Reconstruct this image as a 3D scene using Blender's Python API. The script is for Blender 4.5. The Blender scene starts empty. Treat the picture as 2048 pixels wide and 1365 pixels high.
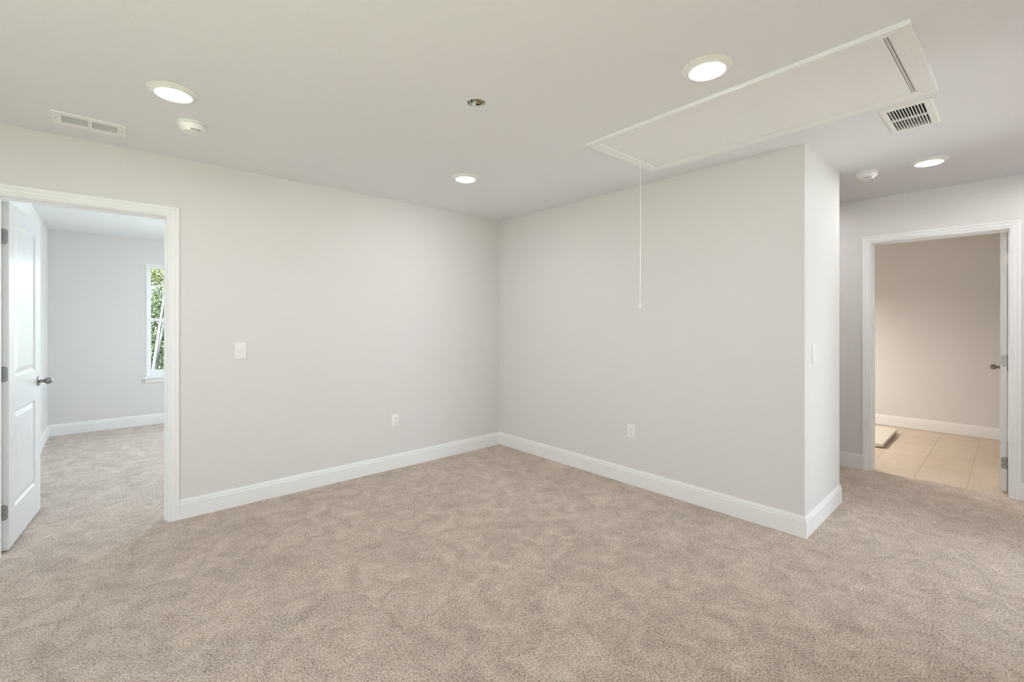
import bpy, bmesh, math, random
import numpy as np
from math import pi, sin, cos, radians
from mathutils import Vector, Matrix

S = bpy.context.scene
COL = S.collection

# ------------------------------------------------------------------ camera
CAMH = 1.325
YAW = radians(48.063)                       # heading, measured from +X towards +Y
cam = bpy.data.cameras.new('camera')
cam.sensor_fit = 'HORIZONTAL'
cam.sensor_width = 36.0
cam.lens = 902.0 / 2048.0 * 36.0
cam.shift_x = 0.0
cam.shift_y = -37.0 / 2048.0
cam.clip_start = 0.05
cam.clip_end = 300
camo = bpy.data.objects.new('camera', cam)
camo.location = (0, 0, CAMH)
camo.rotation_euler = (pi / 2, 0, YAW - pi / 2)
COL.objects.link(camo)
S.camera = camo

# ------------------------------------------------------------------ view + world + sun
S.view_settings.view_transform = 'Standard'
S.view_settings.look = 'None'
S.view_settings.gamma = 1.0
S.view_settings.use_curve_mapping = False
S.view_settings.exposure = 0.015
S.cycles.max_bounces = 14
S.cycles.diffuse_bounces = 9
S.cycles.glossy_bounces = 4
S.cycles.transmission_bounces = 6
S.cycles.transparent_max_bounces = 12
S.cycles.caustics_reflective = False
S.cycles.caustics_refractive = False
S.cycles.use_denoising = True
S.cycles.sample_clamp_indirect = 8.0

SKY = 3.7
w = bpy.data.worlds.new('sky')
w.use_nodes = True
S.world = w
nt = w.node_tree
bg = nt.nodes['Background']
geo = nt.nodes.new('ShaderNodeTexCoord')
sep = nt.nodes.new('ShaderNodeSeparateXYZ')
rmp = nt.nodes.new('ShaderNodeValToRGB')
rmp.color_ramp.elements[0].position = 0.0
rmp.color_ramp.elements[0].color = (0.82, 0.91, 1.0, 1)
rmp.color_ramp.elements[1].position = 0.8
rmp.color_ramp.elements[1].color = (0.60, 0.78, 1.0, 1)
nt.links.new(geo.outputs['Generated'], sep.inputs[0])
nt.links.new(sep.outputs['Z'], rmp.inputs[0])
nt.links.new(rmp.outputs[0], bg.inputs['Color'])
bg.inputs['Strength'].default_value = SKY

sun = bpy.data.lights.new('sun', 'SUN')
sun.energy = 36.0
sun.angle = radians(2.0)
sun.color = (1.0, 0.985, 0.965)
suno = bpy.data.objects.new('sun', sun)
suno.rotation_euler = Vector((0.15, 0.55, -0.82)).to_track_quat('-Z', 'Y').to_euler()
COL.objects.link(suno)


def portal(loc, direction, sx, sy):
    l = bpy.data.lights.new('window_portal', 'AREA')
    l.shape = 'RECTANGLE'
    l.size = sx
    l.size_y = sy
    l.cycles.is_portal = True
    o = bpy.data.objects.new('window_portal', l)
    o.location = loc
    o.rotation_euler = Vector(direction).to_track_quat('-Z', 'Z').to_euler()
    COL.objects.link(o)


# room dimensions
H = 2.43
T = 0.115
XW, YW = 3.195, 3.755          # faces of the two walls that meet in the corner
YE, XE = 0.861, 4.02           # end of the short wall: face and far edge
XH = 5.075                     # hall wall with the bathroom door
XB = 7.48                      # bathroom far wall
BX, BY, BH = -0.512, 7.50, 2.41
X0 = -1.9
HN = -0.70
FX0, FX1, FY = 2.0, 5.0, -2.7      # room in front of the hall, out of view to the right
FD = (2.93, 3.95)                  # its doorway
portal((0.83, BY + 0.15, 1.35), (0, -1, 0), 0.9, 1.5)



def add_fill_lamp(loc, direction, sx, sy, watts, col=(0.86, 0.94, 1.0)):
    """sky light that falls in through an out-of-view window; sits just outside its pane"""
    l = bpy.data.lights.new('added_window_fill', 'AREA')
    l.shape = 'RECTANGLE'
    l.size = sx
    l.size_y = sy
    l.energy = watts
    l.color = col
    o = bpy.data.objects.new('added_window_fill', l)  # lamp added to brighten the room beyond what the sky gives
    o.location = loc
    o.rotation_euler = Vector(direction).to_track_quat('-Z', 'Z').to_euler()
    COL.objects.link(o)


add_fill_lamp((3.90, FY - 0.14, 1.15), (0, 1, 0), 1.1, 1.6, 68, (0.84, 0.92, 1.0))
add_fill_lamp((-0.7, HN - T - 0.03, 1.35), (0, 1, 0), 1.7, 1.4, 5, (0.95, 0.975, 1.0))
add_fill_lamp((X0 - 0.14, 0.9, 1.35), (1, 0, 0), 1.6, 1.4, 25, (0.95, 0.975, 1.0))
add_fill_lamp((2.45, BY + 0.14, 1.35), (0, -1, 0), 0.8, 1.4, 122, (0.77, 0.885, 1.0))
add_fill_lamp((3.74, 6.45, 1.35), (-1, 0, 0), 1.4, 1.4, 34, (0.77, 0.885, 1.0))

LED_W = 130.0
LED_COL = (0.99, 0.985, 0.98)


# ------------------------------------------------------------------ materials
def newmat(name):
    m = bpy.data.materials.new(name)
    m.use_nodes = True
    return m, m.node_tree, m.node_tree.nodes['Principled BSDF']


def noise(n, scale, detail=2.0, rough=0.5, obj=True):
    tc = n.nodes.new('ShaderNodeTexCoord')
    t = n.nodes.new('ShaderNodeTexNoise')
    t.inputs['Scale'].default_value = scale
    t.inputs['Detail'].default_value = detail
    t.inputs['Roughness'].default_value = rough
    n.links.new(tc.outputs['Object'], t.inputs['Vector'])
    return t


def bump(n, b, src, dist, strength=1.0, prev=None):
    bm_ = n.nodes.new('ShaderNodeBump')
    bm_.inputs['Distance'].default_value = dist
    bm_.inputs['Strength'].default_value = strength
    n.links.new(src, bm_.inputs['Height'])
    if prev:
        n.links.new(prev, bm_.inputs['Normal'])
    n.links.new(bm_.outputs[0], b.inputs['Normal'])
    return bm_.outputs[0]


def simple(name, col, rough=0.5, metal=0.0, spec=0.5, bscale=None, bdist=0.0003, var=0.0):
    m, n, b = newmat(name)
    b.inputs['Base Color'].default_value = (*col, 1)
    b.inputs['Roughness'].default_value = rough
    b.inputs['Metallic'].default_value = metal
    b.inputs['Specular IOR Level'].default_value = spec
    t = noise(n, bscale or 60.0, 3.0)
    if var:
        mx = n.nodes.new('ShaderNodeMix')
        mx.data_type = 'RGBA'
        mx.inputs['A'].default_value = (*[c * (1 - var) for c in col], 1)
        mx.inputs['B'].default_value = (*[min(1, c * (1 + var)) for c in col], 1)
        n.links.new(t.outputs['Fac'], mx.inputs['Factor'])
        n.links.new(mx.outputs['Result'], b.inputs['Base Color'])
    if bscale:
        bump(n, b, t.outputs['Fac'], bdist)
    return m


M_WALL = simple('wall_paint', (0.738, 0.724, 0.718), 0.62, spec=0.3, bscale=160, bdist=0.0004)
M_BATHWALL = M_WALL
M_CEIL = simple('ceiling_paint', (0.805, 0.81, 0.84), 0.75, spec=0.2, bscale=120, bdist=0.0005)
M_TRIM = simple('trim_paint', (0.865, 0.868, 0.87), 0.33, spec=0.5, bscale=25, bdist=0.0002)
M_DOOR = simple('door_paint', (0.72, 0.72, 0.72), 0.26, spec=0.5, bscale=35, bdist=0.0002)
M_PLASTIC = simple('white_plastic', (0.86, 0.855, 0.835), 0.3, bscale=90, bdist=0.0001)
M_VENT = simple('white_enamel', (0.88, 0.88, 0.87), 0.35, bscale=50, bdist=0.0001)
M_HATCH = simple('hatch_paint', (0.86, 0.86, 0.87), 0.45, bscale=20, bdist=0.0003, var=0.02)
M_NICKEL = simple('satin_nickel', (0.30, 0.29, 0.275), 0.38, metal=1.0, bscale=200, bdist=0.0001)
M_BRONZE = simple('aged_nickel', (0.24, 0.205, 0.165), 0.28, metal=1.0, bscale=200, bdist=0.0001)
M_STEEL = simple('grey_steel', (0.42, 0.42, 0.42), 0.4, metal=1.0, bscale=120, bdist=0.0002)
M_DARK = simple('gap_shade_black', (0.02, 0.02, 0.018), 0.9, bscale=40)
M_DUCT = simple('duct_grey', (0.13, 0.135, 0.125), 0.7, bscale=30)
M_SLOT = simple('slot_grey', (0.10, 0.10, 0.10), 0.6, bscale=40)
M_BOXG = simple('slot_mid_grey', (0.33, 0.33, 0.32), 0.6, bscale=60)
M_BOX = simple('box_brown', (0.10, 0.085, 0.07), 0.8, bscale=60)
M_HINGE = simple('painted_hinge', (0.60, 0.60, 0.59), 0.4, bscale=60)
M_CORD = simple('white_cord', (0.86, 0.85, 0.82), 0.7, bscale=900, bdist=0.0003)
M_GRILLE = simple('grille_grey', (0.86, 0.865, 0.86), 0.5, bscale=60)
M_CARTON = simple('cream_board', (0.68, 0.64, 0.55), 0.55, bscale=30, bdist=0.0006, var=0.04)
M_ROOF = simple('roof_board', (0.3, 0.28, 0.25), 0.9, bscale=15)
M_LABELG = simple('screw_white', (0.74, 0.73, 0.70), 0.3, bscale=60)


def mat_wood():
    m, n, b = newmat('joist_wood')
    tc = n.nodes.new('ShaderNodeTexCoord')
    wv = n.nodes.new('ShaderNodeTexWave')
    wv.inputs['Scale'].default_value = 22
    wv.inputs['Distortion'].default_value = 5
    n.links.new(tc.outputs['Object'], wv.inputs['Vector'])
    r = n.nodes.new('ShaderNodeValToRGB')
    r.color_ramp.elements[0].color = (0.55, 0.43, 0.27, 1)
    r.color_ramp.elements[1].color = (0.74, 0.62, 0.43, 1)
    n.links.new(wv.outputs['Fac'], r.inputs[0])
    n.links.new(r.outputs[0], b.inputs['Base Color'])
    b.inputs['Roughness'].default_value = 0.8
    return m


M_WOOD = mat_wood()


def mat_carpet():
    m, n, b = newmat('carpet_pile')
    L = n.links.new
    fine = noise(n, 330.0, 3.0, 0.8)
    tuft = noise(n, 125.0, 5.0, 0.72)
    mid = noise(n, 9.0, 6.0, 0.72)
    big = noise(n, 2.3, 3.0, 0.55)
    mid.inputs['Distortion'].default_value = 0.8
    # pile heights
    add = n.nodes.new('ShaderNodeMath'); add.operation = 'MULTIPLY_ADD'
    L(fine.outputs['Fac'], add.inputs[0]); add.inputs[1].default_value = 0.55
    L(tuft.outputs['Fac'], add.inputs[2])
    # where the pile leans away the gaps between the tufts open up
    pl = n.nodes.new('ShaderNodeMath'); pl.operation = 'MULTIPLY_ADD'
    L(mid.outputs['Fac'], pl.inputs[0]); pl.inputs[1].default_value = 0.27; pl.inputs[2].default_value = -0.132
    tot = n.nodes.new('ShaderNodeMath'); tot.operation = 'ADD'
    L(add.outputs[0], tot.inputs[0]); L(pl.outputs[0], tot.inputs[1])
    # shade between the tufts put into the yarn colour: tips pale, gaps dark
    r = n.nodes.new('ShaderNodeValToRGB')
    e = r.color_ramp.elements
    e[0].position = 0.595; e[0].color = (0.070, 0.047, 0.033, 1)
    e[1].position = 0.90; e[1].color = (0.86, 0.74, 0.64, 1)
    x = e.new(0.725); x.color = (0.475, 0.368, 0.300, 1)
    L(tot.outputs[0], r.inputs[0])
    # leaning of the pile: footprints and vacuum strokes, lighter or darker patches
    comb = n.nodes.new('ShaderNodeMath'); comb.operation = 'MULTIPLY_ADD'
    L(mid.outputs['Fac'], comb.inputs[0]); comb.inputs[1].default_value = 0.8
    L(big.outputs['Fac'], comb.inputs[2])
    mr = n.nodes.new('ShaderNodeMapRange')
    mr.inputs['From Min'].default_value = 0.65; mr.inputs['From Max'].default_value = 1.15
    mr.inputs['To Min'].default_value = 0.93; mr.inputs['To Max'].default_value = 1.09
    L(comb.outputs[0], mr.inputs[0])
    mul = n.nodes.new('ShaderNodeVectorMath'); mul.operation = 'SCALE'
    L(r.outputs[0], mul.inputs[0]); L(mr.outputs[0], mul.inputs['Scale'])
    L(mul.outputs[0], b.inputs['Base Color'])
    b.inputs['Roughness'].default_value = 0.95
    b.inputs['Specular IOR Level'].default_value = 0.1
    b.inputs['Sheen Weight'].default_value = 0.45
    b.inputs['Sheen Roughness'].default_value = 0.35
    b.inputs['Sheen Tint'].default_value = (1.0, 0.97, 0.95, 1)
    p = bump(n, b, comb.outputs[0], 0.008, 0.5)
    bump(n, b, add.outputs[0], 0.0045, 1.0, prev=p)
    return m


M_CARPET = mat_carpet()


def mat_tile():
    m, n, b = newmat('floor_tile')
    L = n.links.new
    tc = n.nodes.new('ShaderNodeTexCoord')
    mp = n.nodes.new('ShaderNodeMapping')
    mp.inputs['Location'].default_value = (0.08, -0.255, 0)
    br = n.nodes.new('ShaderNodeTexBrick')
    br.offset = 0.5
    br.inputs['Scale'].default_value = 1.0
    br.inputs['Brick Width'].default_value = 0.60
    br.inputs['Row Height'].default_value = 0.32
    br.inputs['Mortar Size'].default_value = 0.0017
    br.inputs['Mortar Smooth'].default_value = 0.1
    br.inputs['Color1'].default_value = (0.57, 0.475, 0.37, 1)
    br.inputs['Color2'].default_value = (0.61, 0.515, 0.41, 1)
    br.inputs['Mortar'].default_value = (0.44, 0.36, 0.27, 1)
    L(tc.outputs['Object'], mp.inputs[0]); L(mp.outputs[0], br.inputs['Vector'])
    t = noise(n, 5.0, 5.0, 0.6)
    t.inputs['Distortion'].default_value = 1.2
    mr = n.nodes.new('ShaderNodeMapRange')
    mr.inputs['To Min'].default_value = 0.88; mr.inputs['To Max'].default_value = 1.12
    L(t.outputs['Fac'], mr.inputs[0])
    mul = n.nodes.new('ShaderNodeVectorMath'); mul.operation = 'SCALE'
    L(br.outputs['Color'], mul.inputs[0]); L(mr.outputs[0], mul.inputs['Scale'])
    L(mul.outputs[0], b.inputs['Base Color'])
    b.inputs['Roughness'].default_value = 0.42
    inv = n.nodes.new('ShaderNodeMath'); inv.operation = 'SUBTRACT'
    inv.inputs[0].default_value = 1.0
    L(br.outputs['Fac'], inv.inputs[1])
    bump(n, b, inv.outputs[0], 0.0015)
    return m


M_TILE = mat_tile()


def mat_led():
    m, n, b = newmat('led_diffuser')
    b.inputs['Base Color'].default_value = (0.9, 0.9, 0.9, 1)
    b.inputs['Emission Color'].default_value = (*LED_COL, 1)
    # emission made weaker toward the rim, to soften the edge of the glow
    tc = n.nodes.new('ShaderNodeTexCoord')
    ln = n.nodes.new('ShaderNodeVectorMath'); ln.operation = 'LENGTH'
    mr = n.nodes.new('ShaderNodeMapRange'); mr.interpolation_type = 'SMOOTHSTEP'
    mr.inputs['From Min'].default_value = 0.060; mr.inputs['From Max'].default_value = 0.0735
    mr.inputs['To Min'].default_value = LED_W; mr.inputs['To Max'].default_value = 1.2
    n.links.new(tc.outputs['Object'], ln.inputs[0])
    n.links.new(ln.outputs['Value'], mr.inputs[0])
    n.links.new(mr.outputs[0], b.inputs['Emission Strength'])
    return m


M_LED = mat_led()


def mat_glass():
    m = bpy.data.materials.new('window_glass')
    m.use_nodes = True
    n = m.node_tree
    n.nodes.remove(n.nodes['Principled BSDF'])
    out = n.nodes['Material Output']
    tr = n.nodes.new('ShaderNodeBsdfTransparent')
    tr.inputs[0].default_value = (0.97, 0.99, 0.98, 1)
    gl = n.nodes.new('ShaderNodeBsdfGlossy')
    gl.inputs['Roughness'].default_value = 0.02
    lw = n.nodes.new('ShaderNodeLayerWeight')
    lw.inputs['Blend'].default_value = 0.5
    pw = n.nodes.new('ShaderNodeMath'); pw.operation = 'POWER'
    n.links.new(lw.outputs['Facing'], pw.inputs[0]); pw.inputs[1].default_value = 5.0
    fr = n.nodes.new('ShaderNodeMath'); fr.operation = 'MULTIPLY_ADD'
    n.links.new(pw.outputs[0], fr.inputs[0]); fr.inputs[1].default_value = 0.92; fr.inputs[2].default_value = 0.03
    mx = n.nodes.new('ShaderNodeMixShader')
    n.links.new(fr.outputs[0], mx.inputs[0])
    n.links.new(tr.outputs[0], mx.inputs[1])
    n.links.new(gl.outputs[0], mx.inputs[2])
    n.links.new(mx.outputs[0], out.inputs['Surface'])
    return m


M_GLASS = mat_glass()


def mat_leaf(name, c1, c2):
    m, n, b = newmat(name)
    oi = noise(n, 1.6, 4.0, 0.7)
    r = n.nodes.new('ShaderNodeValToRGB')
    r.color_ramp.elements[0].position = 0.35
    r.color_ramp.elements[0].color = (*c1, 1)
    r.color_ramp.elements[1].position = 0.65
    r.color_ramp.elements[1].color = (*c2, 1)
    n.links.new(oi.outputs['Fac'], r.inputs[0])
    n.links.new(r.outputs[0], b.inputs['Base Color'])
    b.inputs['Roughness'].default_value = 0.5
    return m


M_LEAF = mat_leaf('leaf_green', (0.045, 0.075, 0.025), (0.11, 0.15, 0.06))
M_LEAFY = mat_leaf('leaf_yellow', (0.10, 0.13, 0.04), (0.20, 0.21, 0.09))
M_GRASS = mat_leaf('lawn_green', (0.06, 0.10, 0.02), (0.14, 0.18, 0.045))


def mat_birch():
    m, n, b = newmat('birch_bark')
    t = noise(n, 3.0, 4.0, 0.7)
    r = n.nodes.new('ShaderNodeValToRGB')
    r.color_ramp.elements[0].position = 0.36
    r.color_ramp.elements[0].color = (0.07, 0.06, 0.055, 1)
    r.color_ramp.elements[1].position = 0.46
    r.color_ramp.elements[1].color = (0.14, 0.14, 0.15, 1)
    n.links.new(t.outputs['Fac'], r.inputs[0])
    n.links.new(r.outputs[0], b.inputs['Base Color'])
    b.inputs['Roughness'].default_value = 0.8
    return m


M_BIRCH = mat_birch()


# ------------------------------------------------------------------ helpers
def link(name, me, m, parent=None):
    me.materials.append(m)
    o = bpy.data.objects.new(name, me)
    COL.objects.link(o)
    if parent is not None:
        o.parent = parent
    return o


def tag(o, label=None, cat=None, group=None, kind=None):
    if label:
        o['label'] = label
    if cat:
        o['category'] = cat
    if group:
        o['group'] = group
    if kind:
        o['kind'] = kind
    return o


def empty(name, loc, rz=0.0, rot=None):
    o = bpy.data.objects.new(name, None)
    o.empty_display_size = 0.05
    o.location = loc
    o.rotation_euler = rot if rot else (0, 0, rz)
    COL.objects.link(o)
    return o


def bm_obj(name, bm, m, parent=None, smooth=False):
    bmesh.ops.recalc_face_normals(bm, faces=bm.faces[:])
    me = bpy.data.meshes.new(name)
    bm.to_mesh(me)
    bm.free()
    if smooth:
        for p in me.polygons:
            p.use_smooth = True
        try:
            me.set_sharp_from_angle(angle=radians(38))
        except Exception:
            pass
    return link(name, me, m, parent)


def add_box(bm, x0, x1, y0, y1, z0, z1, bev=0.0, seg=2):
    r = bmesh.ops.create_cube(bm, size=1.0)
    for v in r['verts']:
        v.co = Vector((x0 + (v.co.x + .5) * (x1 - x0), y0 + (v.co.y + .5) * (y1 - y0), z0 + (v.co.z + .5) * (z1 - z0)))
    if bev > 0:
        es = list({e for v in r['verts'] for e in v.link_edges})
        bmesh.ops.bevel(bm, geom=es, offset=bev, segments=seg, profile=0.5, affect='EDGES')


def lathe(bm, prof, n=40, axis='Z', org=(0, 0, 0), sc=(1, 1)):
    """prof: (radius, height) pairs, turned round the axis"""
    rings = []
    for r, z in prof:
        if r < 1e-6:
            ps = [(0, 0, z)]
        else:
            ps = [(r * cos(2 * pi * k / n) * sc[0], r * sin(2 * pi * k / n) * sc[1], z) for k in range(n)]
        vs = []
        for p in ps:
            if axis == 'X':
                p = (p[2], p[0], p[1])
            elif axis == 'Y':
                p = (p[0], p[2], p[1])
            vs.append(bm.verts.new(Vector(p) + Vector(org)))
        rings.append(vs)
    for a, b in zip(rings, rings[1:]):
        for k in range(n):
            k2 = (k + 1) % n
            if len(a) == 1 and len(b) == 1:
                continue
            if len(a) == 1:
                bm.faces.new((a[0], b[k], b[k2]))
            elif len(b) == 1:
                bm.faces.new((a[k], a[k2], b[0]))
            else:
                bm.faces.new((a[k], a[k2], b[k2], b[k]))


def slab(name, axis, w0, w1, u0, u1, v0, v1, holes, m, circ=None, parent=None):
    """a wall, ceiling or floor slab with rectangular holes; axis is its normal.
    X: u=Y v=Z   Y: u=X v=Z   Z: u=X v=Y      circ: round holes (u, v, radius)"""
    circ = circ or []
    rects = list(holes) + [(cu - 1.4 * r, cu + 1.4 * r, cv - 1.4 * r, cv + 1.4 * r) for cu, cv, r in circ]
    us = sorted({u0, u1, *[h[i] for h in rects for i in (0, 1) if u0 < h[i] < u1]})
    vs = sorted({v0, v1, *[h[i] for h in rects for i in (2, 3) if v0 < h[i] < v1]})

    def pt(u, v, w_):
        return {'X': (w_, u, v), 'Y': (u, w_, v), 'Z': (u, v, w_)}[axis]
    bm = bmesh.new()
    cache = {}

    def V(u, v, w_):
        k = (round(u, 5), round(v, 5), round(w_, 5))
        if k not in cache:
            cache[k] = bm.verts.new(pt(*k))
        return cache[k]

    def filled(i, j):
        if i < 0 or j < 0 or i >= len(us) - 1 or j >= len(vs) - 1:
            return False
        cu, cv = (us[i] + us[i + 1]) / 2, (vs[j] + vs[j + 1]) / 2
        return not any(h[0] < cu < h[1] and h[2] < cv < h[3] for h in rects)
    for i in range(len(us) - 1):
        for j in range(len(vs) - 1):
            if not filled(i, j):
                continue
            a, b, c, d = us[i], us[i + 1], vs[j], vs[j + 1]
            for w_ in (w0, w1):
                bm.faces.new((V(a, c, w_), V(b, c, w_), V(b, d, w_), V(a, d, w_)))
            for (ni, nj, p, q) in ((i - 1, j, (a, c), (a, d)), (i + 1, j, (b, c), (b, d)), (i, j - 1, (a, c), (b, c)), (i, j + 1, (a, d), (b, d))):
                if not filled(ni, nj):
                    mu, mv = (p[0] + q[0]) / 2, (p[1] + q[1]) / 2
                    if any(abs(mu - cu) < 1.41 * r and abs(mv - cv) < 1.41 * r for cu, cv, r in circ):
                        continue
                    bm.faces.new((V(*p, w0), V(*q, w0), V(*q, w1), V(*p, w1)))
    for cu, cv, r in circ:
        N = 40
        R = 1.4 * r
        rings = []
        for w_ in (w0, w1):
            ci, sq = [], []
            for k in range(N):
                t = 2 * pi * (k + .5) / N
                c_, s_ = cos(t), sin(t)
                f = R / max(abs(c_), abs(s_))
                ci.append(bm.verts.new(pt(cu + r * c_ * (1 + .015 * sin(5 * t)), cv + r * s_ * (1 + .02 * cos(3 * t)), w_)))
                sq.append(bm.verts.new(pt(cu + f * c_, cv + f * s_, w_)))
            for k in range(N):
                k2 = (k + 1) % N
                bm.faces.new((ci[k], ci[k2], sq[k2], sq[k]))
            cs = [bm.verts.new(pt(cu + sx * R, cv + sy * R, w_)) for sx, sy in ((1, 1), (-1, 1), (-1, -1), (1, -1))]
            for q_, cc in enumerate(cs):
                k = (N // 8 + q_ * N // 4) - 1
                bm.faces.new((sq[k], sq[(k + 1) % N], cc))
            rings.append(ci)
        for k in range(N):
            k2 = (k + 1) % N
            bm.faces.new((rings[0][k], rings[0][k2], rings[1][k2], rings[1][k]))
    o = bm_obj(name, bm, m, parent)
    return o


def struct(o):
    o['kind'] = 'structure'
    return o


BASE = [(0, 0), (0.0135, 0), (0.0135, 0.098), (0.0128, 0.102), (0.0095, 0.104), (0.0090, 0.108), (0.0105, 0.113),
        (0.0085, 0.120), (0.0050, 0.126), (0.0045, 0.132), (0, 0.132)]


def moulding_run(bm, p0, p1, nrm, prof, e0=0, e1=0, z=0.0):
    p0, p1, nrm = Vector((*p0, 0)), Vector((*p1, 0)), Vector((*nrm, 0))
    d = (p1 - p0).normalized()
    A, B = [], []
    for t, h in prof:
        A.append(bm.verts.new(p0 - d * e0 * t + nrm * t + Vector((0, 0, z + h))))
        B.append(bm.verts.new(p1 + d * e1 * t + nrm * t + Vector((0, 0, z + h))))
    n = len(prof)
    for k in range(n):
        k2 = (k + 1) % n
        bm.faces.new((A[k], A[k2], B[k2], B[k]))
    bm.faces.new(A)
    bm.faces.new(B)


def baseboard(name, runs):
    bm = bmesh.new()
    for r in runs:
        moulding_run(bm, *r[:3], BASE, *(r[3:] if len(r) > 3 else ()))
    return struct(bm_obj(name, bm, M_TRIM))


# colonial casing: distance from its inner edge, thickness
CASE = [(0, 0), (0, 0.0075), (0.002, 0.009), (0.009, 0.0095), (0.011, 0.0075), (0.014, 0.0078), (0.019, 0.0105), (0.026, 0.0125),
        (0.033, 0.0135), (0.037, 0.0120), (0.040, 0.0140), (0.047, 0.0160), (0.055, 0.0165), (0.058, 0.0150), (0.058, 0)]


def casing(name, axis, plane, side, u0, u1, top):
    """door casing round an opening u0..u1 up to top, standing out from the plane towards side"""
    bm = bmesh.new()
    paths = []
    for (s, t) in CASE:
        pts = [(u0 - s, 0.0), (u0 - s, top + s), (u1 + s, top + s), (u1 + s, 0.0)]
        w_ = plane + side * t
        paths.append([bm.verts.new((w_, u, v) if axis == 'X' else (u, w_, v)) for u, v in pts])
    n = len(CASE)
    for k in range(n):
        k2 = (k + 1) % n
        for i in range(3):
            bm.faces.new((paths[k][i], paths[k][i + 1], paths[k2][i + 1], paths[k2][i]))
    bm.faces.new([p[0] for p in paths])
    bm.faces.new([p[3] for p in paths])
    return struct(bm_obj(name, bm, M_TRIM))


def jamb(name, axis, w0, w1, u0, u1, top, stop, s0=.010):
    """door frame lining: inner faces at u0, u1 and top; stop strip spans w = stop"""
    bm = bmesh.new()

    def B(a0, a1, c0, c1, z0, z1):
        if axis == 'X':
            add_box(bm, c0, c1, a0, a1, z0, z1)
        else:
            add_box(bm, a0, a1, c0, c1, z0, z1)
    t = 0.018
    B(u0 - t, u0, w0, w1, 0, top + t)
    B(u1, u1 + t, w0, w1, 0, top + t)
    B(u0, u1, w0, w1, top, top + t)
    B(u0, u0 + s0, *stop, 0, top)
    B(u1 - .010, u1, *stop, 0, top)
    B(u0 + s0, u1 - .010, *stop, top - .010, top)
    return struct(bm_obj(name, bm, M_TRIM))


# ------------------------------------------------------------------ ceiling hole positions
HOLE = (1.387, 1.811, 0.047)                         # open round cut-out
VENT = (3.012, 3.40, 0.268, 0.474)                   # hall register outline
REG = (-0.220, 0.082, 3.328, 3.530)                  # register by the left wall
HATCH_C = (2.552, 1.0)
HATCH_ROT = radians(-1.1)

# ------------------------------------------------------------------ shell
o = struct(slab('floor', 'Z', -0.10, 0.0, X0 - .12, XH + .022, FY - .12, BY + .12, [(X0 - 1, FX0 - .12, FY - 1, HN - T)], M_CARPET))
o['label'] = 'beige cut pile carpet running through hall and bedroom'
struct(slab('floor_bathroom', 'Z', -0.10, -0.004, XH + .022, XB + .12, -1.3, 2.72, [], M_TILE))
hx0, hx1, hy0, hy1 = 2.23, 2.875, .30, 1.70
struct(slab('ceiling', 'Z', H, H + .12, X0 - .12, XH + T, FY - .12, YW + T,
            [(X0 - 1, FX0 - .12, FY - 1, HN - T), (hx0, hx1, hy0, hy1), (VENT[0] + .025, VENT[1] - .025, VENT[2] + .02, VENT[3] - .02),
             (REG[0] + .03, REG[1] - .03, REG[2] + .03, REG[3] - .03)], M_CEIL, circ=[HOLE]))
struct(slab('ceiling_bedroom', 'Z', BH, H + .12, BX - .12, 3.72, YW + T, BY + .12, [], M_CEIL))
struct(slab('ceiling_bathroom', 'Z', H, H + .12, XH + T, XB + .12, -1.3, 2.72, [], M_CEIL))
struct(slab('roof_light_block', 'Z', H + .12, H + .22, X0 - .3, XB + .3, FY - .3, BY + .3, [(X0 - 1, FX0 - .3, FY - 1, HN - T - .04)], M_ROOF))  # unseen roof slab, added to keep sky light out of the ceiling gaps

LD = (-0.455, 0.297, 2.030)                          # left door opening: inner jamb faces, height
RD = (0.027, 0.848, 2.030)                           # bathroom door opening (in Y)
struct(slab('wall_left', 'Y', YW, YW + T, X0 - .12, 3.72, 0, H, [(LD[0] - .018, LD[1] + .018, -1, LD[2] + .018)], M_WALL))
struct(slab('wall_right', 'X', XW, XW + T, YE + T, YW, 0, H, [], M_WALL))
struct(slab('wall_end', 'Y', YE, YE + T, XW, XE, 0, H, [], M_WALL))
struct(slab('wall_closet', 'X', XE - T, XE, YE + T, 2.6, 0, H, [], M_WALL))
struct(slab('wall_hall_end', 'Y', 2.6, 2.6 + T, XE - T, XH, 0, H, [], M_WALL))
struct(slab('wall_hall', 'X', XH, XH + T, HN - T, 2.6 + T, 0, H, [(RD[0] - .018, RD[1] + .018, -1, RD[2] + .018)], M_WALL))
LW = (-1.6, 0.2, 0.60, 2.10)
struct(slab('wall_front', 'Y', HN - T, HN, X0 - .12, XH, 0, H, [(FD[0] - .018, FD[1] + .018, -1, 2.048), LW], M_WALL))
FW = (3.3, 4.5, 0.30, 2.05)
struct(slab('wall_front_room', 'Y', FY - .12, FY, FX0 - .12, FX1 + .12, 0, H, [FW], M_WALL))
struct(slab('wall_front_room_left', 'X', FX0 - .12, FX0, FY, HN - T, 0, H, [], M_WALL))
struct(slab('wall_front_room_right', 'X', FX1, FX1 + .12, FY, HN - T, 0, H, [], M_WALL))
KW = (.05, 1.75, .60, 2.10)
struct(slab('wall_back', 'X', X0 - .12, X0, HN, YW, 0, H, [KW], M_WALL))
BW = (0.377, 1.277, 0.60, 2.085)
BW2 = (2.0, 2.9, 0.60, 2.085)
RW = (5.70, 7.20, 0.60, 2.085)
struct(slab('wall_bedroom_back', 'Y', BY, BY + .12, BX - .12, 3.72, 0, BH, [BW, BW2], M_WALL))
struct(slab('wall_bedroom_left', 'X', BX - .12, BX, YW + T, BY, 0, BH, [], M_WALL))
struct(slab('wall_bedroom_right', 'X', 3.6, 3.72, YW + T, BY, 0, BH, [RW], M_WALL))
struct(slab('wall_bathroom_back', 'X', XB, XB + .12, -1.3, 2.72, -.004, H, [], M_BATHWALL))
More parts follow.
